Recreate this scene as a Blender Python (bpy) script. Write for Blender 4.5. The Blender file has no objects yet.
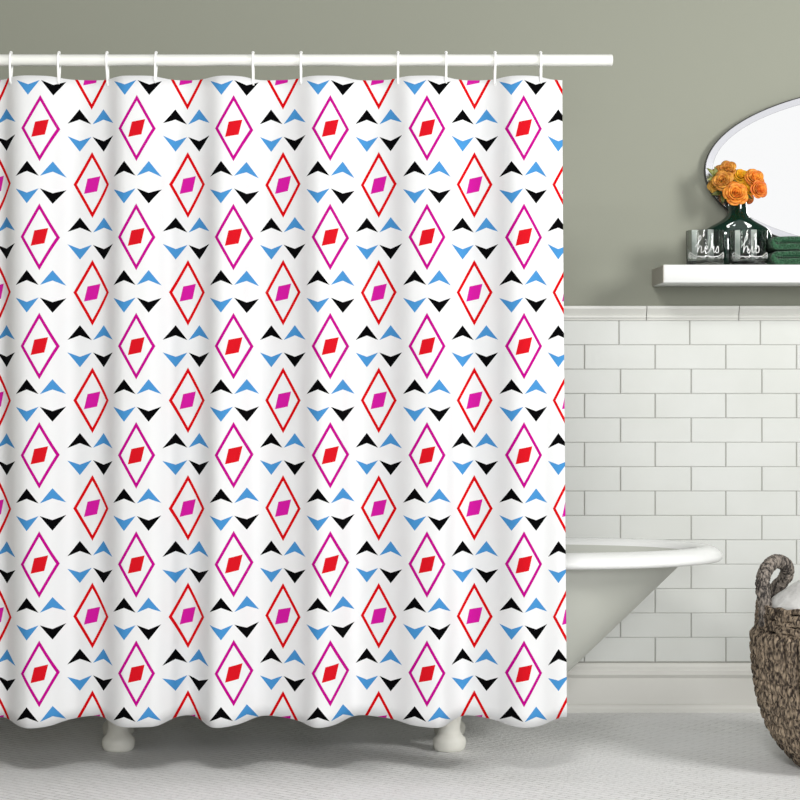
import bpy, bmesh, math, random
from mathutils import Vector, Matrix, noise
random.seed(7)
sc = bpy.context.scene
COL = sc.collection
PI = math.pi
F = 1950.0          # focal length in pixels of an 800 px frame
CH = 1.0506         # camera height
HY = 375.0          # row of the horizon
DW = 6.1            # distance to the back wall

def PX(px, d): return (px - 400.0) * d / F
def PZ(py, d): return CH - (py - HY) * d / F

# ------------------------------------------------------------------ helpers
def tag(o, label=None, cat=None, group=None, kind=None):
    if label: o['label'] = label
    if cat: o['category'] = cat
    if group: o['group'] = group
    if kind: o['kind'] = kind
    return o

def obj(name, bm, mat, parent=None, smooth=True, loc=None):
    me = bpy.data.meshes.new(name)
    bmesh.ops.recalc_face_normals(bm, faces=bm.faces)
    bm.to_mesh(me); bm.free()
    o = bpy.data.objects.new(name, me)
    COL.objects.link(o)
    if mat: me.materials.append(mat)
    for p in me.polygons: p.use_smooth = smooth
    if parent: o.parent = parent
    if loc is not None: o.location = loc
    return o

def thing(name, loc, label, cat, group=None, rz=0.0):
    o = bpy.data.objects.new(name, None)
    o.empty_display_size = 0.03
    COL.objects.link(o)
    o.location = loc; o.rotation_euler = (0, 0, rz)
    return tag(o, label, cat, group)

def auto_sharp(o, ang=35):
    me = o.data
    b = bmesh.new(); b.from_mesh(me)
    for e in b.edges:
        if len(e.link_faces) == 2 and e.calc_face_angle(0) > math.radians(ang):
            e.smooth = False
    b.to_mesh(me); b.free()
    return o

def add_box(bm, x0, x1, y0, y1, z0, z1, bev=0.0, seg=2):
    r = bmesh.ops.create_cube(bm, size=1.0)
    vs = r['verts']
    for v in vs:
        v.co = Vector(((x0+x1)/2 + v.co.x*(x1-x0), (y0+y1)/2 + v.co.y*(y1-y0), (z0+z1)/2 + v.co.z*(z1-z0)))
    if bev > 0:
        es = list({e for v in vs for e in v.link_edges})
        bmesh.ops.bevel(bm, geom=es, offset=bev, segments=seg, affect='EDGES', profile=0.5)

def add_lathe(bm, prof, n=48, c=(0, 0, 0), sx=1.0, sy=1.0):
    rings = []
    for r, z in prof:
        if r < 1e-6:
            rings.append([bm.verts.new((c[0], c[1], c[2]+z))])
        else:
            rings.append([bm.verts.new((c[0]+r*sx*math.cos(2*PI*k/n), c[1]+r*sy*math.sin(2*PI*k/n), c[2]+z)) for k in range(n)])
    for a, b in zip(rings[:-1], rings[1:]):
        if len(a) == 1 and len(b) == 1: continue
        for k in range(n):
            k2 = (k+1) % n
            if len(a) == 1: bm.faces.new((a[0], b[k], b[k2]))
            elif len(b) == 1: bm.faces.new((a[k], a[k2], b[0]))
            else: bm.faces.new((a[k], a[k2], b[k2], b[k]))
    return rings

def add_tube(bm, pts, rad, n=8, closed=False, caps=True, twist=None):
    pts = [Vector(p) for p in pts]
    N = len(pts)
    rings = []
    up = None
    for i, p in enumerate(pts):
        if closed: t = pts[(i+1) % N] - pts[i-1]
        else: t = pts[min(i+1, N-1)] - pts[max(i-1, 0)]
        if t.length < 1e-9: t = Vector((0, 0, 1))
        t.normalize()
        if up is None:
            up = Vector((0, 0, 1)) if abs(t.z) < 0.9 else Vector((0, 1, 0))
        a = (up - t*up.dot(t))
        if a.length < 1e-6: a = t.orthogonal()
        a.normalize(); up = a
        b = t.cross(a)
        r = rad[i] if isinstance(rad, (list, tuple)) else rad
        ring = []
        for k in range(n):
            an = 2*PI*k/n
            rr = r
            if twist: rr = r*(1 + twist[0]*abs(math.sin(twist[1]*(an + twist[2]*i))))
            ring.append(bm.verts.new(p + (a*math.cos(an) + b*math.sin(an))*rr))
        rings.append(ring)
    m = N if closed else N-1
    for i in range(m):
        A = rings[i]; B = rings[(i+1) % N]
        for k in range(n):
            k2 = (k+1) % n
            bm.faces.new((A[k], A[k2], B[k2], B[k]))
    if not closed and caps:
        bm.faces.new(rings[0][::-1]); bm.faces.new(rings[-1])

def crom(pts, sub=8, closed=False):
    pts = [Vector(p) for p in pts]; out = []
    N = len(pts)
    rng = range(N) if closed else range(N-1)
    for i in rng:
        if closed: p0, p1, p2, p3 = pts[i-1], pts[i], pts[(i+1) % N], pts[(i+2) % N]
        else: p0, p1, p2, p3 = pts[max(i-1, 0)], pts[i], pts[i+1], pts[min(i+2, N-1)]
        for s in range(sub):
            t = s/sub
            out.append(0.5*((2*p1) + (-p0+p2)*t + (2*p0-5*p1+4*p2-p3)*t*t + (-p0+3*p1-3*p2+p3)*t*t*t))
    if not closed: out.append(pts[-1])
    return out

def lin(c):
    return tuple(((v/255)/12.92 if v/255 <= 0.04045 else ((v/255+0.055)/1.055)**2.4) for v in c) + (1.0,)

# ------------------------------------------------------------------ materials
def mat(name, rgb, rough=0.5, metal=0.0, spec=0.5, bump=None, vary=None, coat=0.0, sheen=0.0, trans=0.0, ior=1.45, scale=(1, 1, 1)):
    m = bpy.data.materials.new(name); m.use_nodes = True
    nt = m.node_tree; b = nt.nodes['Principled BSDF']
    b.inputs['Base Color'].default_value = lin(rgb)
    b.inputs['Roughness'].default_value = rough
    b.inputs['Metallic'].default_value = metal
    b.inputs['Specular IOR Level'].default_value = spec
    b.inputs['Coat Weight'].default_value = coat
    b.inputs['Sheen Weight'].default_value = sheen
    b.inputs['Transmission Weight'].default_value = trans
    b.inputs['IOR'].default_value = ior
    tc = nt.nodes.new('ShaderNodeTexCoord'); mp = nt.nodes.new('ShaderNodeMapping')
    mp.inputs['Scale'].default_value = scale
    nt.links.new(tc.outputs['Object'], mp.inputs['Vector'])
    if vary:
        sc_, rgb2 = vary
        n = nt.nodes.new('ShaderNodeTexNoise'); n.inputs['Scale'].default_value = sc_; n.inputs['Detail'].default_value = 4
        r = nt.nodes.new('ShaderNodeValToRGB')
        r.color_ramp.elements[0].position = 0.35; r.color_ramp.elements[1].position = 0.65
        r.color_ramp.elements[0].color = lin(rgb); r.color_ramp.elements[1].color = lin(rgb2)
        nt.links.new(mp.outputs[0], n.inputs['Vector']); nt.links.new(n.outputs[0], r.inputs[0])
        nt.links.new(r.outputs[0], b.inputs['Base Color'])
    if bump:
        sc_, st, dist = bump
        n = nt.nodes.new('ShaderNodeTexNoise'); n.inputs['Scale'].default_value = sc_; n.inputs['Detail'].default_value = 5
        bp = nt.nodes.new('ShaderNodeBump'); bp.inputs['Strength'].default_value = st; bp.inputs['Distance'].default_value = dist
        nt.links.new(mp.outputs[0], n.inputs['Vector']); nt.links.new(n.outputs[0], bp.inputs['Height'])
        nt.links.new(bp.outputs[0], b.inputs['Normal'])
    return m

M = {}
M['paint'] = mat('wall_paint', (148, 150, 137), 0.8, bump=(60, 0.05, 0.002), spec=0.2)
M['side_paint'] = mat('side_wall_paint', (150, 148, 138), 0.8, bump=(60, 0.05, 0.002), spec=0.2)
M['tile'] = mat('glazed_tile', (203, 205, 200), 0.3, vary=(4, (208, 210, 206)), bump=(9, 0.08, 0.01), spec=0.4)
M['grout'] = mat('grout', (160, 160, 154), 0.9, bump=(200, 0.3, 0.001))
M['ledge'] = mat('ledge_tile', (215, 215, 209), 0.3, bump=(20, 0.05, 0.004))
M['base'] = mat('baseboard_paint', (212, 211, 205), 0.5, bump=(30, 0.04, 0.002))
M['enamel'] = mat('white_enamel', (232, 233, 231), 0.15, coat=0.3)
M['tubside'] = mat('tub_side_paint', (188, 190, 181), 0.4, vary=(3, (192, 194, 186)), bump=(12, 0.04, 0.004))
M['foot'] = mat('foot_paint', (232, 231, 222), 0.45, vary=(25, (226, 225, 216)), bump=(40, 0.1, 0.002))
M['rod'] = mat('white_rod', (226, 227, 221), 0.35)
M['hook'] = mat('white_plastic', (247, 248, 246), 0.3)
M['shelf'] = mat('shelf_lacquer', (222, 223, 221), 0.4, bump=(25, 0.03, 0.002))
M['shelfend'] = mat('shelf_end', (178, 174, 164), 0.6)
M['mirror'] = mat('mirror_silver', (250, 250, 250), 0.02, metal=1.0)
M['bevel'] = mat('mirror_bevel', (222, 222, 226), 0.12, metal=1.0)
M['edge'] = mat('mirror_edge', (34, 33, 31), 0.4)
M['vase'] = mat('bottle_green_glass', (5, 48, 34), 0.04, trans=0.35, ior=1.5, coat=0.6)
M['glass'] = mat('clear_glass', (246, 249, 247), 0.02, trans=1.0, ior=1.35)
M['stripe'] = mat('painted_highlight', (246, 248, 246), 0.5); M['stripe'].node_tree.nodes['Principled BSDF'].inputs['Alpha'].default_value = 1.0  # opaque white for the highlights painted on the tumblers
M['frost'] = mat('frosted_engraving', (246, 247, 245), 0.6)
M['towel'] = mat('green_terry', (6, 50, 26), 0.95, vary=(230, (56, 112, 76)), bump=(230, 1.0, 0.010), sheen=0.2)
M['towelband'] = mat('towel_hem', (8, 58, 34), 0.9, bump=(200, 0.6, 0.002))
M['stem'] = mat('rose_stem', (60, 84, 40), 0.6, bump=(80, 0.3, 0.002))
M['leaf'] = mat('rose_leaf', (58, 74, 30), 0.5, vary=(60, (108, 112, 48)), bump=(120, 0.3, 0.002))
M['paleleaf'] = mat('pale_leaf', (142, 142, 70), 0.5, vary=(60, (96, 104, 48)), bump=(120, 0.3, 0.002))
M['linen'] = mat('white_linen', (226, 225, 222), 0.9, vary=(5, (216, 215, 213)), bump=(14, 0.5, 0.03), sheen=0.2)

# woven sea grass: strands with dark gaps
def rope_mat(name, dark, light):
    m = bpy.data.materials.new(name); m.use_nodes = True
    nt = m.node_tree; b = nt.nodes['Principled BSDF']; L = nt.links.new
    b.inputs['Roughness'].default_value = 0.75
    b.inputs['Specular IOR Level'].default_value = 0.3
    tc = nt.nodes.new('ShaderNodeTexCoord'); mp = nt.nodes.new('ShaderNodeMapping')
    mp.inputs['Rotation'].default_value = (0.4, 0.5, 0.3)
    L(tc.outputs['Object'], mp.inputs['Vector'])
    n = nt.nodes.new('ShaderNodeTexNoise'); n.inputs['Scale'].default_value = 170; n.inputs['Detail'].default_value = 3
    n2 = nt.nodes.new('ShaderNodeTexNoise'); n2.inputs['Scale'].default_value = 18
    mp2 = nt.nodes.new('ShaderNodeMapping'); mp2.inputs['Scale'].default_value = (1, 1, 0.35)
    mp2.inputs['Rotation'].default_value = (0, 0.5, 0)
    L(tc.outputs['Object'], mp2.inputs['Vector']); L(mp2.outputs[0], n.inputs['Vector']); L(mp.outputs[0], n2.inputs['Vector'])
    a = nt.nodes.new('ShaderNodeMath'); a.operation = 'MULTIPLY_ADD'
    L(n2.outputs[0], a.inputs[0]); a.inputs[1].default_value = 0.3; L(n.outputs[0], a.inputs[2])
    r = nt.nodes.new('ShaderNodeValToRGB'); e = r.color_ramp.elements
    e[0].position = 0.55; e[0].color = lin(dark); e[1].position = 0.80; e[1].color = lin(light)
    L(a.outputs[0], r.inputs[0]); L(r.outputs[0], b.inputs['Base Color'])
    bp = nt.nodes.new('ShaderNodeBump'); bp.inputs['Strength'].default_value = 0.8; bp.inputs['Distance'].default_value = 0.004
    L(n.outputs[0], bp.inputs['Height']); L(bp.outputs[0], b.inputs['Normal'])
    return m
M['rope'] = rope_mat('seagrass_rope', (50, 41, 35), (168, 150, 128))
M['ropecore'] = mat('seagrass_core', (34, 28, 24), 0.95)
M['ropedark'] = rope_mat('seagrass_rope_dark', (46, 42, 40), (150, 140, 130))

def floor_mat():
    m = bpy.data.materials.new('pale_woven_floor'); m.use_nodes = True
    nt = m.node_tree; b = nt.nodes['Principled BSDF']; L = nt.links.new
    b.inputs['Roughness'].default_value = 0.6
    b.inputs['Specular IOR Level'].default_value = 0.25
    tc = nt.nodes.new('ShaderNodeTexCoord'); mp = nt.nodes.new('ShaderNodeMapping')
    mp.inputs['Rotation'].default_value = (0, 0, math.radians(38))
    L(tc.outputs['Object'], mp.inputs['Vector'])
    br = nt.nodes.new('ShaderNodeTexBrick')
    br.inputs['Scale'].default_value = 1.0
    br.inputs['Brick Width'].default_value = 0.07; br.inputs['Row Height'].default_value = 0.022
    br.inputs['Mortar Size'].default_value = 0.0014; br.inputs['Mortar Smooth'].default_value = 0.3
    br.inputs['Color1'].default_value = lin((236, 236, 235)); br.inputs['Color2'].default_value = lin((228, 228, 227))
    br.inputs['Mortar'].default_value = lin((172, 172, 168))
    L(mp.outputs[0], br.inputs['Vector'])
    n = nt.nodes.new('ShaderNodeTexNoise'); n.inputs['Scale'].default_value = 90; n.inputs['Detail'].default_value = 4
    L(tc.outputs['Object'], n.inputs['Vector'])
    n2 = nt.nodes.new('ShaderNodeTexNoise'); n2.inputs['Scale'].default_value = 2.2
    L(tc.outputs['Object'], n2.inputs['Vector'])
    mx = nt.nodes.new('ShaderNodeMix'); mx.data_type = 'RGBA'; mx.blend_type = 'MIX'
    r = nt.nodes.new('ShaderNodeValToRGB'); r.color_ramp.elements[0].position = 0.38; r.color_ramp.elements[1].position = 0.62
    r.color_ramp.elements[0].color = (0.15, 0.15, 0.15, 1); r.color_ramp.elements[1].color = (0.75, 0.75, 0.75, 1)
    L(n2.outputs[0], r.inputs[0]); L(r.outputs[0], mx.inputs['Factor'])
    L(br.outputs['Color'], mx.inputs['A']); mx.inputs['B'].default_value = lin((234, 234, 234))
    L(mx.outputs['Result'], b.inputs['Base Color'])
    a = nt.nodes.new('ShaderNodeMath'); a.operation = 'MULTIPLY_ADD'
    L(br.outputs['Fac'], a.inputs[0]); a.inputs[1].default_value = -0.6; L(n.outputs[0], a.inputs[2])
    bp = nt.nodes.new('ShaderNodeBump'); bp.inputs['Strength'].default_value = 0.8; bp.inputs['Distance'].default_value = 0.006
    L(a.outputs[0], bp.inputs['Height']); L(bp.outputs[0], b.inputs['Normal'])
    return m
M['floor'] = floor_mat()

# ------------------------------------------------------------------ curtain print
DC = 5.10
def curtain_mat():
    m = bpy.data.materials.new('printed_polyester'); m.use_nodes = True
    nt = m.node_tree; b = nt.nodes['Principled BSDF']; L = nt.links.new
    b.inputs['Roughness'].default_value = 0.8; b.inputs['Specular IOR Level'].default_value = 0.04
    tc = nt.nodes.new('ShaderNodeTexCoord'); sp = nt.nodes.new('ShaderNodeSeparateXYZ')
    L(tc.outputs['UV'], sp.inputs[0])
    def m_(op, a, bb=None, c=None):
        n = nt.nodes.new('ShaderNodeMath'); n.operation = op
        for i, v in enumerate((a, bb, c)):
            if v is None: continue
            if isinstance(v, (int, float)): n.inputs[i].default_value = v
            else: L(v, n.inputs[i])
        return n.outputs[0]
    U = sp.outputs[0]; V = sp.outputs[1]       # print units (1 unit = 2.6 mm), V runs downwards
    P, Q = 48.1, 108.4
    u = m_('DIVIDE', U, P)
    c = m_('FLOOR', m_('ADD', u, 0.5))
    dx = m_('MULTIPLY', m_('SUBTRACT', u, c), P)
    par = m_('FLOORED_MODULO', c, 2.0)
    v = m_('SUBTRACT', m_('ADD', V, 33.2), m_('MULTIPLY', par, Q/2))
    dy = m_('SUBTRACT', m_('FLOORED_MODULO', v, Q), 33.2)
    ax = m_('ABSOLUTE', dx); ay = m_('ABSOLUTE', dy)
    d = m_('ADD', m_('DIVIDE', ax, 18.3), m_('DIVIDE', ay, 33.2))
    outl = m_('MULTIPLY', m_('LESS_THAN', d, 1.0), m_('GREATER_THAN', d, 0.825))
    s = m_('ABSOLUTE', m_('DIVIDE', m_('SUBTRACT', m_('MULTIPLY', dx, 6.3), m_('MULTIPLY', dy, 4.8)), 95.5))
    t = m_('ABSOLUTE', m_('DIVIDE', m_('ADD', m_('MULTIPLY', dx, 9.0), m_('MULTIPLY', dy, 8.3)), 95.5))
    inner = m_('LESS_THAN', m_('ADD', s, t), 1.0)
    bx = m_('ABSOLUTE', m_('SUBTRACT', ax, 12.1))
    def chev(y, notch):
        k1 = m_('GREATER_THAN', y, m_('MULTIPLY', bx, 14.7/11.3))
        k2 = m_('LESS_THAN', y, m_('ADD', m_('MULTIPLY', bx, (14.9-notch)/11.3), notch))
        return m_('MULTIPLY', k1, k2)
    cu = chev(m_('SUBTRACT', dy, 32.8), 10.3)
    cd = chev(m_('SUBTRACT', 75.2, dy), 10.6)
    neg = m_('LESS_THAN', dx, 0.0); pos = m_('SUBTRACT', 1.0, neg)
    black = m_('ADD', m_('MULTIPLY', cu, neg), m_('MULTIPLY', cd, pos))
    blue = m_('ADD', m_('MULTIPLY', cu, pos), m_('MULTIPLY', cd, neg))
    def mix(f, A, Bc):
        n = nt.nodes.new('ShaderNodeMix'); n.data_type = 'RGBA'
        L(f, n.inputs['Factor'])
        for key, v_ in (('A', A), ('B', Bc)):
            if isinstance(v_, tuple): n.inputs[key].default_value = v_
            else: L(v_, n.inputs[key])
        return n.outputs['Result']
    col_out = mix(par, lin((176, 4, 128)), lin((196, 4, 14)))
    col_in = mix(par, lin((196, 18, 30)), lin((192, 24, 146)))
    base = (0.715, 0.72, 0.725, 1)
    r = mix(outl, base, col_out); r = mix(inner, r, col_in)
    r = mix(black, r, lin((2, 2, 3))); r = mix(blue, r, lin((66, 134, 190)))
    L(r, b.inputs['Base Color'])
    n = nt.nodes.new('ShaderNodeTexNoise'); n.inputs['Scale'].default_value = 900
    bp = nt.nodes.new('ShaderNodeBump'); bp.inputs['Strength'].default_value = 0.08; bp.inputs['Distance'].default_value = 0.0005
    L(tc.outputs['Object'], n.inputs['Vector']); L(n.outputs[0], bp.inputs['Height']); L(bp.outputs[0], b.inputs['Normal'])
    return m
M['print'] = curtain_mat()

# ------------------------------------------------------------------ the room
X0, X1 = -1.35, 2.5
YB = -0.6
bm = bmesh.new(); add_box(bm, X0-0.1, X1, YB, DW+0.1, -0.1, 0.0)
tag(obj('floor', bm, M['floor'], smooth=False), 'pale grey floor of fine diagonal mosaic', None, None, 'structure')
ZL = PZ(307, DW)
bm = bmesh.new(); add_box(bm, X0-0.1, X1, DW, DW+0.1, 0.0, 2.7)
wb = tag(obj('wall_back', bm, M['paint'], smooth=False), 'grey green painted wall above white tiling', None, None, 'structure')
bm = bmesh.new(); add_box(bm, X0-0.1, X0, YB+3.0, DW, 0.0, 2.7)
tag(obj('wall_left', bm, M['side_paint'], smooth=False), 'side wall the curtain rod is fixed to', None, None, 'structure')

# subway tiles, each with its own bevelled face, on a grout bed
TW, TH = 70.6*DW/F, 24.35*DW/F
ztop = PZ(320.5, DW); zbot = PZ(662.5, DW)
bm = bmesh.new()
def tile(bm, x0, x1, z0, z1, yb, yf, bv):
    g = 0.0016
    x0 += g; x1 -= g; z0 += g*0.35; z1 -= g*0.35
    j = random.uniform(-0.0004, 0.0004)
    a = [bm.verts.new((x, yb, z)) for x, z in ((x0, z0), (x1, z0), (x1, z1), (x0, z1))]
    m = [bm.verts.new((x, yf+bv*0.7, z)) for x, z in ((x0, z0), (x1, z0), (x1, z1), (x0, z1))]
    f = [bm.verts.new((x, yf+j*random.random(), z)) for x, z in ((x0+bv, z0+bv), (x1-bv, z0+bv), (x1-bv, z1-bv), (x0+bv, z1-bv))]
    for k in range(4):
        k2 = (k+1) % 4
        bm.faces.new((a[k], a[k2], m[k2], m[k])); bm.faces.new((m[k], m[k2], f[k2], f[k]))
    bm.faces.new(f)
row = 0; z1 = ztop
while z1 > zbot + 0.005:
    z0 = max(zbot, z1 - TH)
    xo = PX(618.5 if row % 2 == 0 else 584.0, DW)
    if row % 2 == 0 and row > 0: xo += 1.5*DW/F
    xs = xo - math.ceil((xo - X0)/TW)*TW
    while xs < X1:
        a, b_ = max(xs, X0), min(xs+TW, X1)
        if b_ - a > 0.01: tile(bm, a, b_, z0, z1, DW-0.001, DW-0.010, 0.0018)
        xs += TW
    z1 -= TH; row += 1
t1 = obj('trim_1', bm, M['tile'], smooth=False)
tag(t1, 'white rectangular glazed tiles in running bond on the back wall', None, None, 'structure')
bm = bmesh.new(); add_box(bm, X0, X1, DW-0.0072, DW-0.0002, zbot, ztop)
g = obj('grout', bm, M['grout'], t1, smooth=False)

# ledge of long cap tiles with a stepped profile
bm = bmesh.new()
zc0 = PZ(320.5, DW); H_ = PZ(306, DW) - zc0
prof = [(0, 0), (-0.012, 0), (-0.013, 0.10*H_), (-0.017, 0.2*H_), (-0.017, 0.30*H_), (-0.014, 0.36*H_), (-0.018, 0.55*H_), (-0.022, 0.72*H_), (-0.024, 0.80*H_), (-0.024, 0.97*H_), (-0.021, H_), (0, H_)]
CW = 92.0*DW/F
xs = PX(646, DW) - 20*CW
while xs < X1:
    a, b_ = max(xs, X0)+0.0012, min(xs+CW, X1)-0.0012
    if b_ - a > 0.01:
        A = [bm.verts.new((a, DW-0.0005+p, zc0+q)) for p, q in prof]
        B = [bm.verts.new((b_, DW-0.0005+p, zc0+q)) for p, q in prof]
        n = len(prof)
        for k in range(n): bm.faces.new((A[k], A[(k+1) % n], B[(k+1) % n], B[k]))
        bm.faces.new(A); bm.faces.new(B[::-1])
    xs += CW
tag(obj('trim_2', bm, M['ledge'], smooth=False), 'moulded white ledge tiles capping the wall tiling', None, None, 'structure')

# baseboard
bm = bmesh.new()
hb = PZ(662.5, DW)
prof = [(0, 0), (-0.034, 0), (-0.034, 0.012), (-0.030, 0.022), (-0.022, 0.026), (-0.022, hb-0.046), (-0.026, hb-0.040), (-0.030, hb-0.034), (-0.030, hb-0.022), (-0.026, hb-0.016), (-0.020, hb-0.010), (-0.016, hb-0.002), (-0.013, hb), (0, hb)]
A = [bm.verts.new((X0, DW-0.0002+p, q)) for p, q in prof]; B = [bm.verts.new((X1, DW-0.0002+p, q)) for p, q in prof]
n = len(prof)
for k in range(n): bm.faces.new((A[k], A[(k+1) % n], B[(k+1) % n], B[k]))
bm.faces.new(A); bm.faces.new(B[::-1])
tag(obj('baseboard_back', bm, M['base'], smooth=False), 'tall off white moulded baseboard below the tiles', None, None, 'structure')

# ------------------------------------------------------------------ shower curtain
# fold depth (towards the viewer is positive), read at points across the cloth
FOLD = [(-60, .2), (-30, .9), (2, -0.5), (30, 1.0), (62, .25), (95, -0.75), (128, .75), (150, .65), (186, -0.9), (216, 1.0), (262, -0.85), (300, .35), (318, .9), (360, -0.95), (398, .1), (441, .95), (470, -0.85), (498, .1), (522, .85), (550, .0), (569, -0.45), (600, -0.5)]
def fold(px):
    for i in range(len(FOLD)-1):
        a, b_ = FOLD[i], FOLD[i+1]
        if a[0] <= px <= b_[0]:
            t = (px-a[0])/(b_[0]-a[0]); t = t*t*(3-2*t)
            return a[1]*(1-t) + b_[1]*t
    return 0
SLOPES = [10, 60, 112, 164, 208, 250, 303, 347, 400, 448, 501, 549]
def pleat(px):
    s_ = -1.0
    val = -1.0
    for k, b_ in enumerate(SLOPES):
        sg = 1 if k % 2 == 0 else -1
        val += sg*(1+math.tanh((px-b_)/9.0))
    return val
def amp(v):  # v 0 top .. 1 bottom
    return 0.024 + 0.018*min(1, v*6) + 0.003*v
PTOP, PBOT = 78.0, 721.5
def curtain_pt(px, v):
    q_ = px + 2.0*math.sin(v*3.1+px*0.05)
    w_ = 0.82 - 0.34*v
    f = (1-w_)*fold(q_) + w_*1.0*pleat(q_)
    y = DC - f*amp(v)
    top = PZ(PTOP, DC) + f*0.003
    bot = PZ(PBOT, DC) - f*0.010
    z = top + (bot-top)*v
    edge = 563.0 + 5.0*v
    x = PX(px, DC)
    if px > 520: x = PX(520 + (px-520)*(edge-520)/(568-520), DC)
    return Vector((x, y, z))
bm = bmesh.new(); uvl = bm.loops.layers.uv.new('UVMap')
NX, NZ = 560, 50
PXA, PXB = -38.0, 568.0
grid = [[bm.verts.new(curtain_pt(PXA+(PXB-PXA)*i/NX, j/NZ)) for i in range(NX+1)] for j in range(NZ+1)]
for j in range(NZ):
    for i in range(NX):
        f = bm.faces.new((grid[j][i], grid[j+1][i], grid[j+1][i+1], grid[j][i+1]))
for f in bm.faces:
    for l in f.loops:
        co = l.vert.co
        l[uvl].uv = ((co.x*F/DC+400-42.0), (HY-(co.z-CH)*F/DC)-129.5)
cur = obj('shower_curtain', bm, M['print'])
so = cur.modifiers.new('thickness', 'SOLIDIFY'); so.thickness = 0.0016; so.offset = 0
tag(cur, 'white shower curtain printed with diamonds and arrowheads hanging from the rod', 'shower curtain')

# rod with wall flange
RZ = PZ(60.2, DC); RR = 0.0152
XR = PX(613, DC)
t = thing('curtain_rod', (X0, DC, RZ), 'straight white rod carrying the shower curtain across the picture', 'curtain rod')
bm = bmesh.new()
add_lathe(bm, [(0, 0), (RR, 0), (RR, (XR-X0)-0.006), (RR*0.97, (XR-X0)-0.003), (RR*0.85, (XR-X0)-0.001), (0, (XR-X0))], 40)
bmesh.ops.rotate(bm, verts=bm.verts, cent=(0, 0, 0), matrix=Matrix.Rotation(PI/2, 3, 'Y'))
auto_sharp(obj('tube', bm, M['rod'], t), 50)
bm = bmesh.new()
add_lathe(bm, [(0, 0.0), (0.034, 0.0), (0.034, 0.006), (0.030, 0.010), (0.020, 0.014), (0.019, 0.030), (RR+0.0004, 0.031)], 40)
bmesh.ops.rotate(bm, verts=bm.verts, cent=(0, 0, 0), matrix=Matrix.Rotation(PI/2, 3, 'Y'))
auto_sharp(obj('wall_flange', bm, M['rod'], t), 50)

# hooks, one per eyelet
HOOK_PX = [11, 59, 107, 156, 253, 301, 398, 446, 495, 543]
LAB = ['first from the left edge of the rod', 'second from the left edge of the rod', 'third from the left edge of the rod', 'just left of the first wide gap on the rod',
       'just right of the first wide gap on the rod', 'just left of the second wide gap on the rod', 'just right of the second wide gap on the rod',
       'third from the right end of the curtain', 'second from the right end of the curtain', 'nearest the free right end of the curtain']
for k, px in enumerate(HOOK_PX):
    f_x = px
    cp = curtain_pt(px, 0.0); zb = cp.z - 0.010
    yc = curtain_pt(px, 0.015).y
    bm = bmesh.new()
    R_ = RR + 0.0034
    pts = []
    for a in range(0, 181, 15):
        an = math.radians(a)
        pts.append((0, -R_*math.cos(an), R_*math.sin(an)))
    y_f, y_b = yc - DC - 0.0055, yc - DC + 0.0055
    front = [(0, y_f, zb-RZ), (0, y_f*0.95-R_*0.05, zb-RZ+0.006), (0, y_f*0.5-R_*0.5, (zb-RZ)*0.5), (0, y_f*0.08-R_*0.92, (zb-RZ)*0.12)]
    back = [(0, y_b*0.08+R_*0.92, (zb-RZ)*0.12), (0, y_b*0.5+R_*0.5, (zb-RZ)*0.5), (0, y_b*0.95+R_*0.05, zb-RZ+0.006), (0, y_b, zb-RZ)]
    bot = [(0, (y_f+y_b)/2, zb-RZ-0.0045)]
    loop = crom(front + pts + back + bot, 4, closed=True)
    add_tube(bm, loop, 0.0032, 10, closed=True)
    # small bead on top of the ring
    sp_ = bmesh.ops.create_uvsphere(bm, u_segments=12, v_segments=8, radius=0.0044)
    for v in sp_['verts']: v.co += Vector((0, 0, R_+0.001))
    o = obj('curtain_hook', bm, M['hook'], loc=(cp.x, DC, RZ))
    tag(o, 'white plastic hook ' + LAB[k], 'curtain hook', 'white curtain hooks on the rod')

# ------------------------------------------------------------------ bathtub
TYC = 5.58
def sup(t, xl, xr, hw, al, ar, e=2.0):
    """outline of a long tub: t in 0..1 around; returns x, y"""
    an = 2*PI*t
    c, s = math.cos(an), math.sin(an)
    if c >= 0:
        return (xr - ar) + ar*abs(c)**(2/e), TYC + hw*math.copysign(abs(s)**(2/e), s)
    return (xl + al) - al*abs(c)**(2/e), TYC + hw*math.copysign(abs(s)**(2/e), s)
NT = 160
def ts():
    # dense at both ends, straight sides handled by the two end arcs joining
    return [k/NT for k in range(NT)]
XTL, XTR = PX(62, TYC), PX(722, TYC)
def ring(bm, inset, z, xr=None, xl=None, hw=None, e=2.0):
    xr_ = (XTR if xr is None else xr) - inset
    xl_ = (XTL if xl is None else xl) + inset
    hw_ = (0.30 if hw is None else hw) - inset
    vs = []
    for t in ts():
        x, y = sup(t, xl_, xr_, hw_, 0.28, 0.46, e)
        vs.append(bm.verts.new((x, y, z)))
    return vs
def bridge(bm, rings):
    for A, B in zip(rings[:-1], rings[1:]):
        for k in range(len(A)):
            k2 = (k+1) % len(A)
            bm.faces.new((A[k], A[k2], B[k2], B[k]))
tub = thing('bathtub', (PX(300, TYC), TYC, 0), 'freestanding white rimmed bathtub with a sloping end behind the curtain', 'bathtub')
org = Vector(tub.location)
def lobj(name, bm, m, smooth=True, sharp=None, parent=tub, o_=org):
    for v in bm.verts: v.co -= o_
    o = obj(name, bm, m, parent, smooth)
    if sharp: auto_sharp(o, sharp)
    return o
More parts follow.
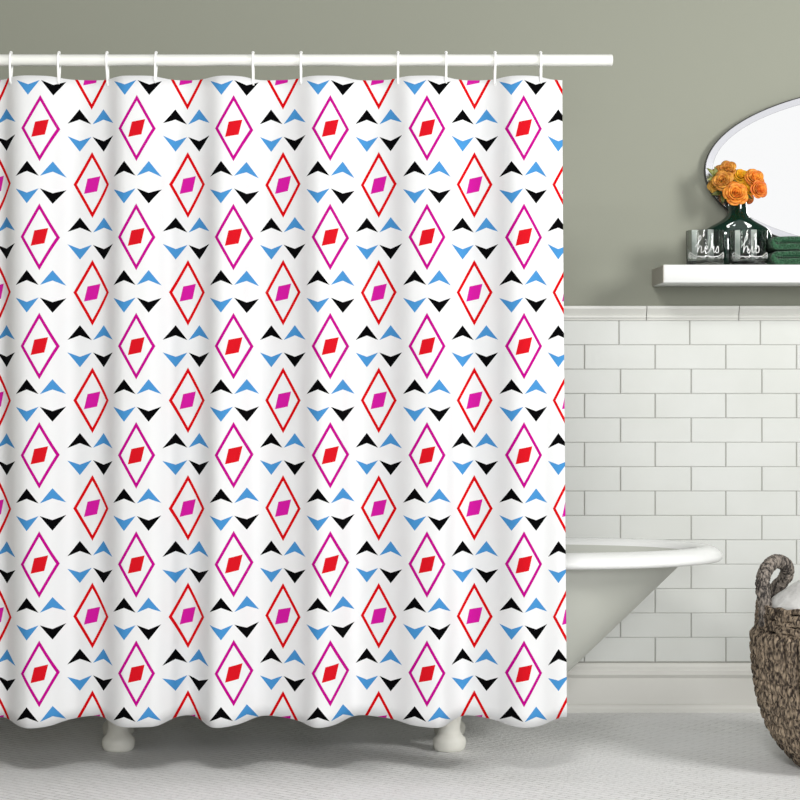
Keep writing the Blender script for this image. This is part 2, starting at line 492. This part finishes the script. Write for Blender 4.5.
# outer shell; the right end leans in steeply
bm = bmesh.new()
zt = 0.532; zb_ = 0.125
xr_top, xr_bot = PX(688, TYC), PX(551, TYC)
xl_top, xl_bot = XTL+0.06, XTL+0.13
rs = []
for k in range(13):
    s = k/12
    z = zt + (zb_+0.03-zt)*s
    rs.append(ring(bm, 0, z, xr_top+(xr_bot-xr_top)*s, xl_top+(xl_bot-xl_top)*s**1.5, 0.225-0.055*s**1.3))
for s2 in (0.35, 0.7, 0.92, 1.0):
    ins = 0.05*(1-math.sqrt(max(0, 1-s2*s2)))
    rs.append(ring(bm, ins, zb_+0.03-0.03*s2, xr_bot-0.02*s2, xl_bot, 0.17))
bridge(bm, rs)
bm.faces.new(rs[-1])
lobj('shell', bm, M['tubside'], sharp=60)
# basin inside
bm = bmesh.new(); rs = []
for k in range(11):
    s = k/10
    z = 0.548 + (0.19-0.548)*s
    rs.append(ring(bm, 0.012, z, xr_top+0.004+(xr_bot-xr_top)*s*0.95, xl_top+(xl_bot-xl_top)*s**1.5, 0.222-0.045*s**1.3))
for ins, z in ((0.03, 0.172), (0.06, 0.162), (0.10, 0.16)):
    rs.append(ring(bm, ins, z, xr_bot, xl_bot, 0.177))
bridge(bm, rs); bm.faces.new(rs[-1])
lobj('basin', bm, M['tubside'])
# rolled rim
bm = bmesh.new()
rp = [(0.078, 0.546), (0.068, 0.558), (0.055, 0.564), (0.038, 0.565), (0.020, 0.560), (0.007, 0.550), (0.0, 0.538), (0.001, 0.529), (0.008, 0.523), (0.020, 0.521), (0.040, 0.523), (0.060, 0.526), (0.078, 0.530)]
rs = [ring(bm, i_, z_) for i_, z_ in rp]
rs.append(rs[0]); bridge(bm, rs)
lobj('rim', bm, M['enamel'])
# feet
for fx, fy in ((118.5, 5.46), (449.5, 5.46), (118.5, 5.68), (449.5, 5.68)):
    bm = bmesh.new(); s = 5.46/F
    add_lathe(bm, [(0, 0), (13*s, 0), (15*s, 1.5*s), (16.2*s, 5*s), (16.6*s, 9*s), (15.8*s, 12.5*s), (13*s, 15.5*s), (11.2*s, 18*s), (10.4*s, 22*s), (10.8*s, 27*s), (12*s, 33*s), (15*s, 40*s), (19*s, 48*s), (21*s, 0.150)], 40, (PX(fx, fy), fy, 0), 1, 0.9)
    lobj('foot', bm, M['foot'], sharp=55)

# ------------------------------------------------------------------ floating shelf
YS = 5.845
ZS1, ZS0 = PZ(264.6, YS), PZ(282.6, YS)
XS0 = PX(663, YS); XS1 = 2.2
t = thing('wall_shelf', (XS0, DW, ZS0), 'thick white floating shelf on the wall beside the curtain', 'shelf')
bm = bmesh.new(); add_box(bm, 0.0025, XS1-XS0, YS-DW, -0.0005, 0, ZS1-ZS0, 0.002)
auto_sharp(obj('board', bm, M['shelf'], t), 30)
bm = bmesh.new(); add_box(bm, 0, 0.0025, YS-DW+0.001, -0.0005, 0.001, ZS1-ZS0-0.001, 0.0006, 1)
tag(auto_sharp(obj('end_cap', bm, M['shelfend'], t), 30), 'beige grey end of the shelf')

# ------------------------------------------------------------------ oval mirror
YM = DW - 0.030
ma, mb = 215*YM/F, 88.5*YM/F
mx, mz = PX(704.6, YM) + ma, PZ(170.5, YM)
t = thing('oval_mirror', (mx, DW, mz), 'wide oval mirror with a thin dark edge hung above the shelf', 'mirror')
def oval(bm, prof, n=128):
    rings = []
    for ins, y in prof:
        rings.append([bm.verts.new(((ma-ins)*math.cos(2*PI*k/n), y, (mb-ins)*math.sin(2*PI*k/n))) for k in range(n)])
    bridge(bm, rings); return rings
bm = bmesh.new(); r = oval(bm, [(0.028, -0.0001), (0.028, -0.0291), (0.0, -0.0291+0.0)]) if False else None
r = oval(bm, [(0.0245, -0.0300), (0.0250, -0.0180)]); bm.faces.new(r[0]); bm.faces.new(r[-1])
auto_sharp(obj('mirror_glass', bm, M['mirror'], t), 30)
bm = bmesh.new(); r = oval(bm, [(0.0240, -0.0302), (0.0035, -0.0292), (0.0035, -0.018), (0.024, -0.018)]); bridge(bm, [r[-1], r[0]])
auto_sharp(obj('rim_band', bm, M['bevel'], t), 10)
bm = bmesh.new(); r = oval(bm, [(0.0036, -0.0180), (0.0036, -0.0285), (0.0030, -0.0300), (0.0006, -0.0300), (0.0, -0.0290), (0.0, -0.0170), (0.03, -0.015), (0.05, -0.0003), (0.07, -0.0003), (0.07, -0.0175)]); bm.faces.new(r[-1]); bm.faces.new(r[0])
auto_sharp(obj('frame', bm, M['edge'], t), 30)

# ------------------------------------------------------------------ vase
YV = 6.018
s = YV/F
zs = ZS1
def vz(py): return PZ(py, YV) - zs
vx = PX(737.5, YV)
bm = bmesh.new()
zb0 = 0.0
outer = [(0, 0), (20, 0), (25, .6), (29, 4), (32.5, 10), (34, 17), (34.3, 24), (34.2, 29), (33.4, 33), (31.2, 36.2), (27, 39), (22, 41.6), (17, 44.2), (13, 47), (10.4, 50), (9.3, 53), (8.9, 57), (8.8, 61), (9.2, 63), (9.6, 64)]
hs = (vz(200))/64.0
outer = [(r*s, h*hs) for r, h in outer]
inner = [(max(r-0.004, 0.0), max(h, 0.006)) for r, h in outer[1:]][::-1]
inner = [i for i in inner if i[0] > 0.0] + [(0, 0.006)]
add_lathe(bm, outer+inner, 64, (0, 0, 0), 1.0, 1.0)
for v in bm.verts:          # a flask: flattened body, round neck
    k = min(1, max(0, (v.co.z/hs-36)/14)); v.co.y *= 0.44 + 0.56*k*k*(3-2*k)
v_ = obj('vase', bm, M['vase'], loc=(vx, YV, zs+0.0003))
tag(v_, 'dark green glass vase with a wide body and narrow neck holding orange roses', 'vase')

# ------------------------------------------------------------------ roses
def petal_mesh(bm, ang, r0, r1, h0, h1, width, curl, tiltn=0.0, nu=8, nv=7):
    """one cupped petal about the z axis, wrapped on a cone-like surface"""
    g_ = []
    for j in range(nv+1):
        v = j/nv
        rr = r0 + (r1-r0)*(v**0.9) + curl*max(0, v-0.65)**2*8
        hh = h0 + (h1-h0)*math.sin(v*PI*0.5) - curl*max(0, v-0.75)**2*9
        row = []
        wv = width*(0.35+0.65*math.sin(min(1, v*1.25)*PI/2))*(1-0.35*max(0, v-0.7)/0.3)
        for i in range(nu+1):
            u = i/nu*2-1
            a = ang + u*wv
            rim = rr*(1 - 0.06*u*u) + 0.0005*math.sin(5*a+v*5)*v
            hz = hh - abs(u)**2.5*(h1-h0)*0.12*v
            row.append(bm.verts.new((rim*math.cos(a), rim*math.sin(a), hz)))
        g_.append(row)
    for j in range(nv):
        for i in range(nu):
            bm.faces.new((g_[j][i], g_[j][i+1], g_[j+1][i+1], g_[j+1][i]))

def rose_mats(name, core, edge):
    m = bpy.data.materials.new(name); m.use_nodes = True
    nt = m.node_tree; b = nt.nodes['Principled BSDF']; L = nt.links.new
    b.inputs['Roughness'].default_value = 0.55
    b.inputs['Subsurface Weight'].default_value = 0.15
    b.inputs['Subsurface Radius'].default_value = (0.01, 0.004, 0.001)
    tc = nt.nodes.new('ShaderNodeTexCoord'); n = nt.nodes.new('ShaderNodeTexNoise')
    n.inputs['Scale'].default_value = 70; n.inputs['Detail'].default_value = 4
    L(tc.outputs['Object'], n.inputs['Vector'])
    r = nt.nodes.new('ShaderNodeValToRGB'); e = r.color_ramp.elements
    e[0].position = 0.38; e[0].color = lin(core); e[1].position = 0.62; e[1].color = lin(edge)
    L(n.outputs[0], r.inputs[0]); L(r.outputs[0], b.inputs['Base Color'])
    return m
RM = {
 'orange': rose_mats('orange_petal', (212, 112, 26), (240, 160, 52)),
 'deep': rose_mats('deep_orange_petal', (206, 94, 20), (234, 140, 44)),
 'amber': rose_mats('amber_petal', (178, 106, 34), (226, 160, 62)),
 'yellow': rose_mats('yellow_petal', (232, 164, 14), (250, 200, 40)),
 'ochre': rose_mats('ochre_petal', (186, 132, 40), (224, 176, 76)),
}
neck = Vector((vx, YV, zs + 0.0003 + vz(200)))
def rose(px, py, y, rpx, colour, label, face):
    c = Vector((PX(px, y), y, PZ(py, y)))
    R = rpx*y/F
    t = thing('rose', c, label, 'rose', 'orange and yellow roses in the green vase')
    d = Vector(face).normalized()
    rot = d.to_track_quat('Z', 'Y').to_matrix().to_4x4()
    bm = bmesh.new()
    # tight spiral heart
    pts = []
    NS = 60; hgt = R*0.75
    lo = []; hi = []
    for k in range(NS):
        a = k/NS*PI*4.6; rr = R*(0.05+0.33*k/NS)
        lo.append(bm.verts.new((rr*0.8*math.cos(a), rr*0.8*math.sin(a), -R*0.1)))
        hi.append(bm.verts.new((rr*math.cos(a), rr*math.sin(a), hgt*(0.80-0.12*k/NS)+0.02*R*math.sin(k*1.3))))
    for k in range(NS-1): bm.faces.new((lo[k], lo[k+1], hi[k+1], hi[k]))
    for layer, (n, r1, h1, w, cu) in enumerate(((3, 0.50, 0.66, 1.25, 0.0), (4, 0.64, 0.60, 1.05, 0.01), (4, 0.80, 0.48, 1.0, 0.03), (5, 0.97, 0.28, 0.85, 0.06))):
        for k in range(n):
            a = 2*PI*(k+0.5*(layer % 2))/n + random.uniform(-0.15, 0.15)
            petal_mesh(bm, a, R*0.12, R*r1*random.uniform(0.92, 1.0), -R*(0.45+0.03*layer), R*h1*random.uniform(0.9, 1.05), w, cu*R)
    bmesh.ops.transform(bm, matrix=rot, verts=bm.verts)
    b_ = obj('bloom', bm, RM[colour], t)
    so = b_.modifiers.new('thickness', 'SOLIDIFY'); so.thickness = 0.0007
    bm = bmesh.new()
    # calyx and stem down into the vase neck
    j = random.uniform(-0.007, 0.007)
    start = -d*R*0.42
    low = neck + Vector((j, random.uniform(-0.006, 0.006), -0.030)) - c
    mid = neck + Vector((j*1.4, 0, 0.006)) - c
    pp = crom([start, start - d*R*0.35, mid, low, low + Vector((j, 0, -0.05))], 6)
    add_tube(bm, pp, 0.0019, 8)
    obj('stem', bm, M['stem'], t)
    bm = bmesh.new()
    add_lathe(bm, [(0, -0.62*R), (0.10*R, -0.6*R), (0.2*R, -0.5*R), (0.24*R, -0.38*R), (0.15*R, -0.36*R), (0, -0.4*R)], 12)
    for k in range(5):
        a = 2*PI*k/5
        q = [bm.verts.new(p) for p in ((0.2*R*math.cos(a-0.5), 0.2*R*math.sin(a-0.5), -0.42*R), (0.2*R*math.cos(a+0.5), 0.2*R*math.sin(a+0.5), -0.42*R), (0.62*R*math.cos(a), 0.62*R*math.sin(a), -0.32*R))]
        bm.faces.new(q)
    bmesh.ops.transform(bm, matrix=rot, verts=bm.verts)
    obj('calyx', bm, M['stem'], t)
rose(727.5, 169.5, 6.000, 9.6, 'amber', 'topmost amber rose of the bunch', (-0.15, -1, 0.45))
rose(723.5, 181.5, 5.975, 11.2, 'amber', 'brownish amber rose at the left of the bunch', (-0.3, -1, 0.3))
rose(735.5, 194.5, 5.950, 13.2, 'orange', 'largest orange rose low at the front above the vase neck', (-0.02, -1, 0.25))
rose(753.5, 179.0, 5.985, 10.8, 'orange', 'round orange rose high on the right of the bunch', (0.2, -1, 0.5))
rose(758.0, 189.5, 5.955, 9.8, 'deep', 'deep orange rose at the far right of the bunch', (0.35, -1, 0.05))
rose(741.0, 177.0, 6.020, 8.8, 'yellow', 'yellow rose in the middle between the orange blooms', (0.1, -1, 0.6))
rose(745.0, 189.0, 6.000, 8.6, 'yellow', 'yellow rose half hidden behind the largest orange bloom', (0.2, -1, 0.3))
rose(715.0, 186.0, 6.005, 7.6, 'ochre', 'small ochre rose behind the left amber bloom', (-0.6, -1, 0.1))

def leaf_piece(bm, base, tip, w, nrm):
    base = Vector(base); tip = Vector(tip); d = tip-base; L_ = d.length; d.normalize()
    s_ = d.cross(Vector(nrm)).normalized(); up = s_.cross(d)
    rows = []
    for k in range(9):
        t = k/8
        ww = w*math.sin(PI*min(1, t*0.94+0.05))**0.8*(1-0.25*t)
        c = base + d*L_*t + up*(0.18*L_*math.sin(PI*t))
        rows.append([bm.verts.new(c + s_*ww*u + up*(abs(u)*ww*0.35)) for u in (-1, -0.5, 0, 0.5, 1)])
    for a, b_ in zip(rows[:-1], rows[1:]):
        for i in range(4): bm.faces.new((a[i], a[i+1], b_[i+1], b_[i]))
def sprig(tips, m, label, mid):
    t = thing('leaf_sprig', neck, label, 'leaves', 'leafy sprigs among the roses')
    Mid = Vector((PX(mid[0], mid[2]), mid[2], PZ(mid[1], mid[2]))) - neck
    bm = bmesh.new()
    add_tube(bm, crom([Vector((0.002, 0.002, -0.04)), Vector((0, 0, 0.004)), Mid*0.5+Vector((0, 0, 0.002)), Mid], 6), 0.0013, 8)
    obj('stem', bm, M['stem'], t)
    for px, py, y, w in tips:
        T = Vector((PX(px, y), y, PZ(py, y))) - neck
        bm = bmesh.new(); leaf_piece(bm, Mid, T, w, (0.1, -1, 0.3))
        l = obj('leaf', bm, m, t)
        so = l.modifiers.new('thickness', 'SOLIDIFY'); so.thickness = 0.0006
sprig([(706.5, 168, 5.99, .0085), (714.5, 166.5, 5.99, .008), (707, 180, 5.98, .0075)], M['paleleaf'], 'pale green leaves at the upper left of the roses', (716, 179, 6.0))
sprig([(711, 195, 5.99, .009), (722, 204, 5.98, .009)], M['leaf'], 'dark green leaves low on the left under the roses', (723, 193, 6.0))
sprig([(752.5, 199, 5.97, .008), (744, 200, 5.97, .006)], M['leaf'], 'dark green leaves low on the right under the roses', (740, 195, 5.985))
sprig([(740, 169.5, 6.02, .005)], M['leaf'], 'small dark leaf showing above the yellow rose', (737, 176, 6.03))

# ------------------------------------------------------------------ tumblers with script engraving
SCRIPT = {
 'hers': [
   [(0.3, 6), (3.2, 9.5), (5.4, 13.0), (5.2, 15.4), (4.0, 14.4), (3.0, 9), (2.2, 0.5)],
   [(2.2, 0.8), (3.3, 4.2), (4.9, 6.3), (5.9, 5.0), (5.5, 1.6), (6.2, 0.4), (7.6, 1.6)],
   [(7.6, 1.6), (9.9, 3.0), (11.2, 5.0), (10.3, 6.4), (8.9, 5.0), (8.9, 1.8), (10.3, 0.3), (12.2, 1.2), (13.8, 4.2)],
   [(13.8, 4.2), (14.5, 6.4), (15.2, 5.4), (16.8, 6.0), (16.5, 2.5), (17.0, 0.5), (18.4, 1.8)],
   [(18.4, 1.8), (20.8, 6.3), (21.6, 3.6), (21.3, 1.0), (19.6, 0.3), (18.8, 1.3)]],
 'his': [
   [(2.3, 6), (5.2, 9.5), (7.4, 13.0), (7.2, 15.4), (6.0, 14.4), (5.0, 9), (4.2, 0.5)],
   [(4.2, 0.8), (5.3, 4.2), (6.9, 6.3), (7.9, 5.0), (7.5, 1.6), (8.4, 0.4), (10.2, 1.8)],
   [(10.2, 1.8), (12.0, 6.2), (11.7, 2.2), (12.5, 0.4), (14.2, 2.0)],
   [(12.3, 8.6), (12.6, 9.1)],
   [(14.2, 2.0), (17.0, 6.4), (18.0, 3.6), (17.6, 1.0), (15.6, 0.3), (14.8, 1.4)]]}
def tumbler(pxc, word, label):
    y = YS + 0.0600
    s = (y-0.05)/F
    R = 19.2*s; Hh = 35.0*s
    t = thing('drinking_glass', (PX(pxc, y), y, ZS1+0.0003), label, 'drinking glass', 'engraved tumblers on the shelf')
    bm = bmesh.new()
    add_lathe(bm, [(0, 0), (R*0.93, 0), (R*0.97, 0.002), (R*0.985, 0.006), (R, Hh-0.002), (R-0.0008, Hh), (R-0.0014, Hh), (R-0.0016, Hh-0.002), (R-0.0018, 0.013), (R-0.005, 0.010), (R*0.6, 0.0085), (0, 0.008)], 64)
    auto_sharp(obj('bowl', bm, M['glass'], t), 60)
    bm = bm2 = bmesh.new()
    base_h = 11.5*s
    def wrap(x, h, rr=R+0.0004):
        xx = (x*s)
        a = xx/R
        return Vector((rr*math.sin(a), -rr*math.cos(a), h))
    for stroke in SCRIPT[word]:
        pp = crom([Vector((p[0], p[1], 0)) for p in stroke], 6)
        add_tube(bm, [wrap((p.x-11.5)*1.15, base_h + p.y*s*1.12) for p in pp], 0.0012, 6)
    # flourish under the word
    for sgn in (-1, 1):
        fl = [(0, 8.3), (5, 8.0), (10, 8.6), (14, 10.8), (17, 12.4), (18.6, 10.6), (17.4, 8.8), (15.8, 9.8)]
        pp = crom([Vector((sgn*a, b, 0)) for a, b in fl], 6)
        add_tube(bm, [wrap(p.x*1.15, p.y*s) for p in pp], 0.0010, 6)
        fl = [(0, 9.8), (4, 6.4), (8, 8.6), (11, 6.6), (14, 8.4), (17, 6.8), (19.5, 9.0)]
        pp = crom([Vector((sgn*a, b, 0)) for a, b in fl], 6)
        add_tube(bm, [wrap(p.x*1.15, p.y*s) for p in pp], 0.0007, 6)
    tag(obj('engraving', bm2, M['frost'], t), 'white script word and flourish')
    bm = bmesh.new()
    for a0, a1 in ((-0.62, -0.28), (0.30, 0.62)):   # upright white bands on the far side, painting in refraction highlights
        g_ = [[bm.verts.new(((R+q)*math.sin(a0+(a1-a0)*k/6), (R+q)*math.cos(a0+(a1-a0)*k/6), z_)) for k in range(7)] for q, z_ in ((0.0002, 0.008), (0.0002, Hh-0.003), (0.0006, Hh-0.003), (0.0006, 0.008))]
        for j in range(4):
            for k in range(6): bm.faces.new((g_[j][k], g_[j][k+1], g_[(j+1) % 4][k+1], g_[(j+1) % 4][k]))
    tag(obj('highlight_band', bm, M['stripe'], t), 'upright white bands painted as highlights')

tumbler(705.0, 'hers', 'clear tumbler engraved hers, left of the two on the shelf')
tumbler(748.5, 'his', 'clear tumbler engraved his, in front of the green vase')

# ------------------------------------------------------------------ folded green towels
def towel(z0, h, xl, label, seed):
    rnd = random.Random(seed)
    y0, y1 = YS+0.03, DW-0.045
    L_ = 0.30
    t = thing('folded_towel', (xl, (y0+y1)/2, z0), label, 'towel', 'folded green towels stacked on the shelf')
    W = (y1-y0)
    # a strip folded back and forth: rounded fold at the left end
    layers = 2; lh = h/layers; thk = lh*0.93
    prof = []
    bm = bmesh.new()
    cl = []
    for l in range(layers):
        z = lh*(l+0.5)
        xs = [L_*k/14 for k in range(15)]
        xs[0] = 0.006
        if l % 2 == 0: xs = xs[::-1]
        for x in xs: cl.append(Vector((x, 0, z)))
        if l < layers-1:
            side = -1 if l % 2 == 0 else 1
            cx = 0.006 if side < 0 else L_
            for a in (-45, 0, 45):
                cl.append(Vector((cx + side*lh*0.5*math.cos(math.radians(a)), 0, lh*(l+1) + lh*0.5*math.sin(math.radians(a)))))
    # sweep a rectangle section (W x thk) along the centre line
    n = len(cl); rings = []
    for i, p in enumerate(cl):
        d = (cl[min(i+1, n-1)]-cl[max(i-1, 0)]).normalized()
        nn = Vector((-d.z, 0, d.x))
        ring_ = []
        for (w_, q) in ((-0.5, -0.2), (-0.488, -0.46), (-0.46, -0.5), (-0.25, -0.5), (0, -0.5), (0.25, -0.5), (0.46, -0.5), (0.488, -0.46), (0.5, -0.2), (0.5, 0.2), (0.488, 0.46), (0.46, 0.5), (0.25, 0.5), (0, 0.5), (-0.25, 0.5), (-0.46, 0.5), (-0.488, 0.46), (-0.5, 0.2)):
            c = p + Vector((0, w_*W, 0)) + nn*q*thk
            c += Vector((0, 0, 0.0007*math.sin(c.x*70+c.y*50+seed)))
            ring_.append(bm.verts.new(c))
        rings.append(ring_)
    bridge(bm, rings); bm.faces.new(rings[0][::-1]); bm.faces.new(rings[-1])
    zmin = min(v.co.z for v in bm.verts)
    for v in bm.verts: v.co.z -= zmin
    obj('terry_cloth', bm, M['towel'], t)
    bm = bmesh.new()
    add_box(bm, 0.02, L_-0.01, -W/2-0.0016, -W/2+0.002, h*0.60, h*0.68, 0.0006, 1)
    obj('hem_band', bm, M['towelband'], t)
hT = 14.6*5.9/F
towel(ZS1+0.0006, hT, PX(775.0, 5.89), 'dark green folded towel directly on the shelf under the other', 1)
towel(ZS1+0.0022+hT, hT*0.94, PX(774.0, 5.89), 'green folded towel on top of the stack beside the tumblers', 2)

# ------------------------------------------------------------------ wicker basket
BY = 5.25; BX = PX(861, BY)
prof_px = [(764.8, 54), (758, 62), (750, 70), (740, 79), (725, 88), (707, 95), (690, 99), (668, 102), (645, 103.5), (625, 103), (605, 101.5)]
BP = sorted([(PZ(py, BY), r*BY/F) for py, r in prof_px])
BP[0] = (0.004, BP[0][1])
def brad(z):
    if z <= BP[0][0]: return BP[0][1]
    for a, b_ in zip(BP[:-1], BP[1:]):
        if a[0] <= z <= b_[0]:
            t = (z-a[0])/(b_[0]-a[0]); return a[1]*(1-t)+b_[1]*t
    return BP[-1][1]
ZR = BP[-1][0]
t = thing('wicker_basket', (BX, BY, 0), 'tall brown woven rope basket holding white linen at the right edge', 'basket')
bm = bmesh.new()
pr = [(0, 0.006)] + [(brad(z)-0.012, max(z, 0.006)) for z in [ZR*k/20 for k in range(21)]]
inn = [(r-0.008, z) for r, z in pr[:0:-1]] + [(0, 0.02)]
inn = [(max(r, 0), max(z, 0.02)) for r, z in inn]
add_lathe(bm, pr+inn, 72)
tag(obj('inner_wall', bm, M['ropecore'], t), 'dark inner wall behind the weave')
# knotted body: vertical chains of loops
bm = bmesh.new()
NC = 42; zlo, zhi = 0.018, ZR-0.075
# step rows by surface arc length so that loops stay even on the curved foot
rows = []; z = zlo; prev = None
while z < zhi:
    rows.append(z)
    dr = (brad(z+0.01)-brad(z))/0.01
    z += 0.030/math.sqrt(1+dr*dr)
for ri, z in enumerate(rows):
    dr = (brad(z+0.006)-brad(z-0.006))/0.012
    ln = math.sqrt(1+dr*dr); dz = 1/ln; drr = dr/ln
    for c in range(NC):
        a0 = 2*PI*(c+0.5*(ri % 2)*0.0)/NC
        r_ = brad(z)
        wa = r_*PI/NC
        jit = random.uniform(-0.0015, 0.0015)
        for sd in (-1, 1):
            pts = []
            for k in range(6):
                u = k/5
                # each loop leans away from the chain centre and tucks under the next
                lat = sd*wa*(0.10 + 0.58*math.sin(PI*(0.12+0.78*u)))
                hgt = (u-0.5)*0.044 + jit
                out = -0.005 + 0.012*math.sin(PI*u) + (0.002 if sd > 0 else 0)
                zz = z + hgt*dz; rr = r_ + hgt*drr + out*dz
                aa = a0 + lat/max(r_, 0.05)
                zz = max(zz - out*drr, 0.0085)
                pts.append((rr*math.cos(aa), rr*math.sin(aa), zz))
            add_tube(bm, pts, [0.0060, 0.0085, 0.0094, 0.0094, 0.0085, 0.0060], 8, twist=(0.2, 1.5, 0.9))
obj('woven_body', bm, M['rope'], t)
# horizontal wraps under the rim
bm = bmesh.new()
def wrap_ring(z, r, rad, ph, wob=0.002, wz=0.0):
    n = 260; pts = []
    for k in range(n):
        a = 2*PI*k/n
        rr = r + wob*math.sin(26*a+ph)
        pts.append((rr*math.cos(a), rr*math.sin(a), z+0.0025*math.sin(26*a+ph+1.5)+0.002*math.sin(5*a+ph)))
    add_tube(bm, pts, rad, 10, closed=True, twist=(0.22, 1.5, 0.45))
for k in range(7):
    wrap_ring(ZR-0.066+0.0108*k, brad(ZR-0.066+0.0108*k)-0.003, 0.0066, k*2.2)
obj('rim_wraps', bm, M['rope'], t)
bm = bmesh.new(); add_lathe(bm, [(0, 0.0004), (BP[0][1]+0.004, 0.0004), (BP[0][1]+0.006, 0.005), (BP[0][1], 0.010), (0, 0.010)], 60)
obj('base', bm, M['ropedark'], t)
# handle arch
def world_b(px, py, y): return Vector((PX(px, y)-BX, y-BY, PZ(py, y)))
def rimp(deg, dz=0.0):
    a = math.radians(deg); return Vector((-(brad(ZR)-0.004)*math.cos(a), -(brad(ZR)-0.004)*math.sin(a), ZR+dz))
bm = bmesh.new()
hp = [rimp(10, -0.05), rimp(9, -0.005), world_b(762.5, 586, 5.22), world_b(765.5, 571, 5.24), world_b(775, 561.5, 5.28), world_b(785.5, 565, 5.33), world_b(785.5, 577, 5.36), rimp(-33, -0.002), rimp(-34, -0.05)]
hp[1] = rimp(9, 0.0)
pp = crom(hp, 12)
add_tube(bm, pp, [0.0155 + 0.0022*abs(math.sin(i*0.55)) for i in range(len(pp))], 14, twist=(0.16, 2.0, 0.35))
# binding round the handle
b2 = []
for i in range(0, len(pp)*6):
    u = i/6; k = min(int(u), len(pp)-2); fr = u-k
    c = pp[k]*(1-fr)+pp[k+1]*fr
    tn = (pp[k+1]-pp[k]).normalized(); a_ = tn.cross(Vector((0, 1, 0.2))).normalized(); b_ = tn.cross(a_)
    an = i*0.42
    b2.append(c + (a_*math.cos(an)+b_*math.sin(an))*0.0172)
add_tube(bm, b2, 0.0026, 5)
tag(obj('handle', bm, M['ropedark'], t), 'dark wrapped rope handle')
# linen heaped in the basket
bm = bmesh.new()
rings = []
NR, NA = 26, 96
ctr = Vector((0.06, 0.02))
for j in range(NR+1):
    u = j/NR
    r_ = (brad(ZR)-0.034)*u
    ring_ = []
    for k in range(NA):
        a = 2*PI*k/NA
        x, y = r_*math.cos(a), r_*math.sin(a)
        d = math.hypot(x-ctr.x, y-ctr.y)/0.33
        z = ZR - 0.02 + 0.19*max(0, 1-d**1.25)
        fo = noise.noise(Vector((x*9, y*9, 3.1)))*0.022 + 0.012*math.sin((x*0.8+y*0.5)*42+noise.noise(Vector((x*5, y*5, 0)))*3)
        z += fo*(0.35+0.65*(1-u))
        ring_.append(bm.verts.new((x, y, z)))
        if j == 0: break
    rings.append(ring_)
for A, B in zip(rings[:-1], rings[1:]):
    for k in range(NA):
        k2 = (k+1) % NA
        if len(A) == 1: bm.faces.new((A[0], B[k], B[k2]))
        else: bm.faces.new((A[k], A[k2], B[k2], B[k]))
low = [bm.verts.new((v.co.x*0.97, v.co.y*0.97, ZR-0.12)) for v in rings[-1]]
bridge(bm, [rings[-1], low]); bm.faces.new(low)
tag(obj('linen', bm, M['linen'], loc=(BX, BY, 0.0)), 'heap of crumpled white linen inside the woven basket', 'laundry')

# ------------------------------------------------------------------ light
w = bpy.data.worlds.new('World'); sc.world = w; w.use_nodes = True
nt = w.node_tree; bg = nt.nodes['Background']; L = nt.links.new
tc = nt.nodes.new('ShaderNodeTexCoord'); dp = nt.nodes.new('ShaderNodeVectorMath'); dp.operation = 'DOT_PRODUCT'
dp.inputs[1].default_value = Vector((0.22, -1.0, 0.14)).normalized()
L(tc.outputs['Generated'], dp.inputs[0])
mr = nt.nodes.new('ShaderNodeMapRange'); mr.interpolation_type = 'SMOOTHSTEP'
mr.inputs['From Min'].default_value = 0.80; mr.inputs['From Max'].default_value = 0.95
mr.inputs['To Min'].default_value = 0.13; mr.inputs['To Max'].default_value = 1.0
L(dp.outputs['Value'], mr.inputs['Value']); L(mr.outputs[0], bg.inputs[1])
bg.inputs[0].default_value = (0.99, 0.995, 1.0, 1)
def area(name, loc, target, size, sy, power, col=(1, 1, 1)):
    l = bpy.data.lights.new(name, 'AREA'); l.shape = 'RECTANGLE'; l.size = size; l.size_y = sy; l.energy = power; l.color = col
    o = bpy.data.objects.new(name, l); COL.objects.link(o); o.location = loc
    o.rotation_euler = (Vector(target)-Vector(loc)).to_track_quat('-Z', 'Y').to_euler()
    return o
area('side_light', (2.7, 3.5, 2.1), (0.9, 5.9, 0.8), 0.7, 0.9, 62, (1.0, 0.99, 0.97))  # unseen area light from the right, throws shadows leftwards
area('ceiling_lamp', (-0.3, 1.9, 3.1), (0.0, 5.3, 0.5), 0.9, 0.6, 58, (1.0, 0.99, 0.97))
area('front_fill', (0.4, -0.4, 1.6), (0.3, 5.8, 0.9), 1.0, 1.2, 92, (0.99, 0.995, 1.0))  # added fill behind the camera, lifts the wall under the shelf

# ------------------------------------------------------------------ camera
cd = bpy.data.cameras.new('Camera'); cam = bpy.data.objects.new('Camera', cd); COL.objects.link(cam)
cam.location = (0, 0, CH); cam.rotation_euler = (PI/2, 0, 0)
cd.sensor_width = 36.0; cd.lens = 36.0*F/800.0
cd.shift_y = -(400.0-HY)/800.0
cd.clip_start = 0.05
sc.camera = cam
sc.view_settings.view_transform = 'Standard'; sc.view_settings.look = 'None'
sc.view_settings.exposure = 0.0; sc.view_settings.gamma = 1.0
sc.view_settings.use_curve_mapping = False
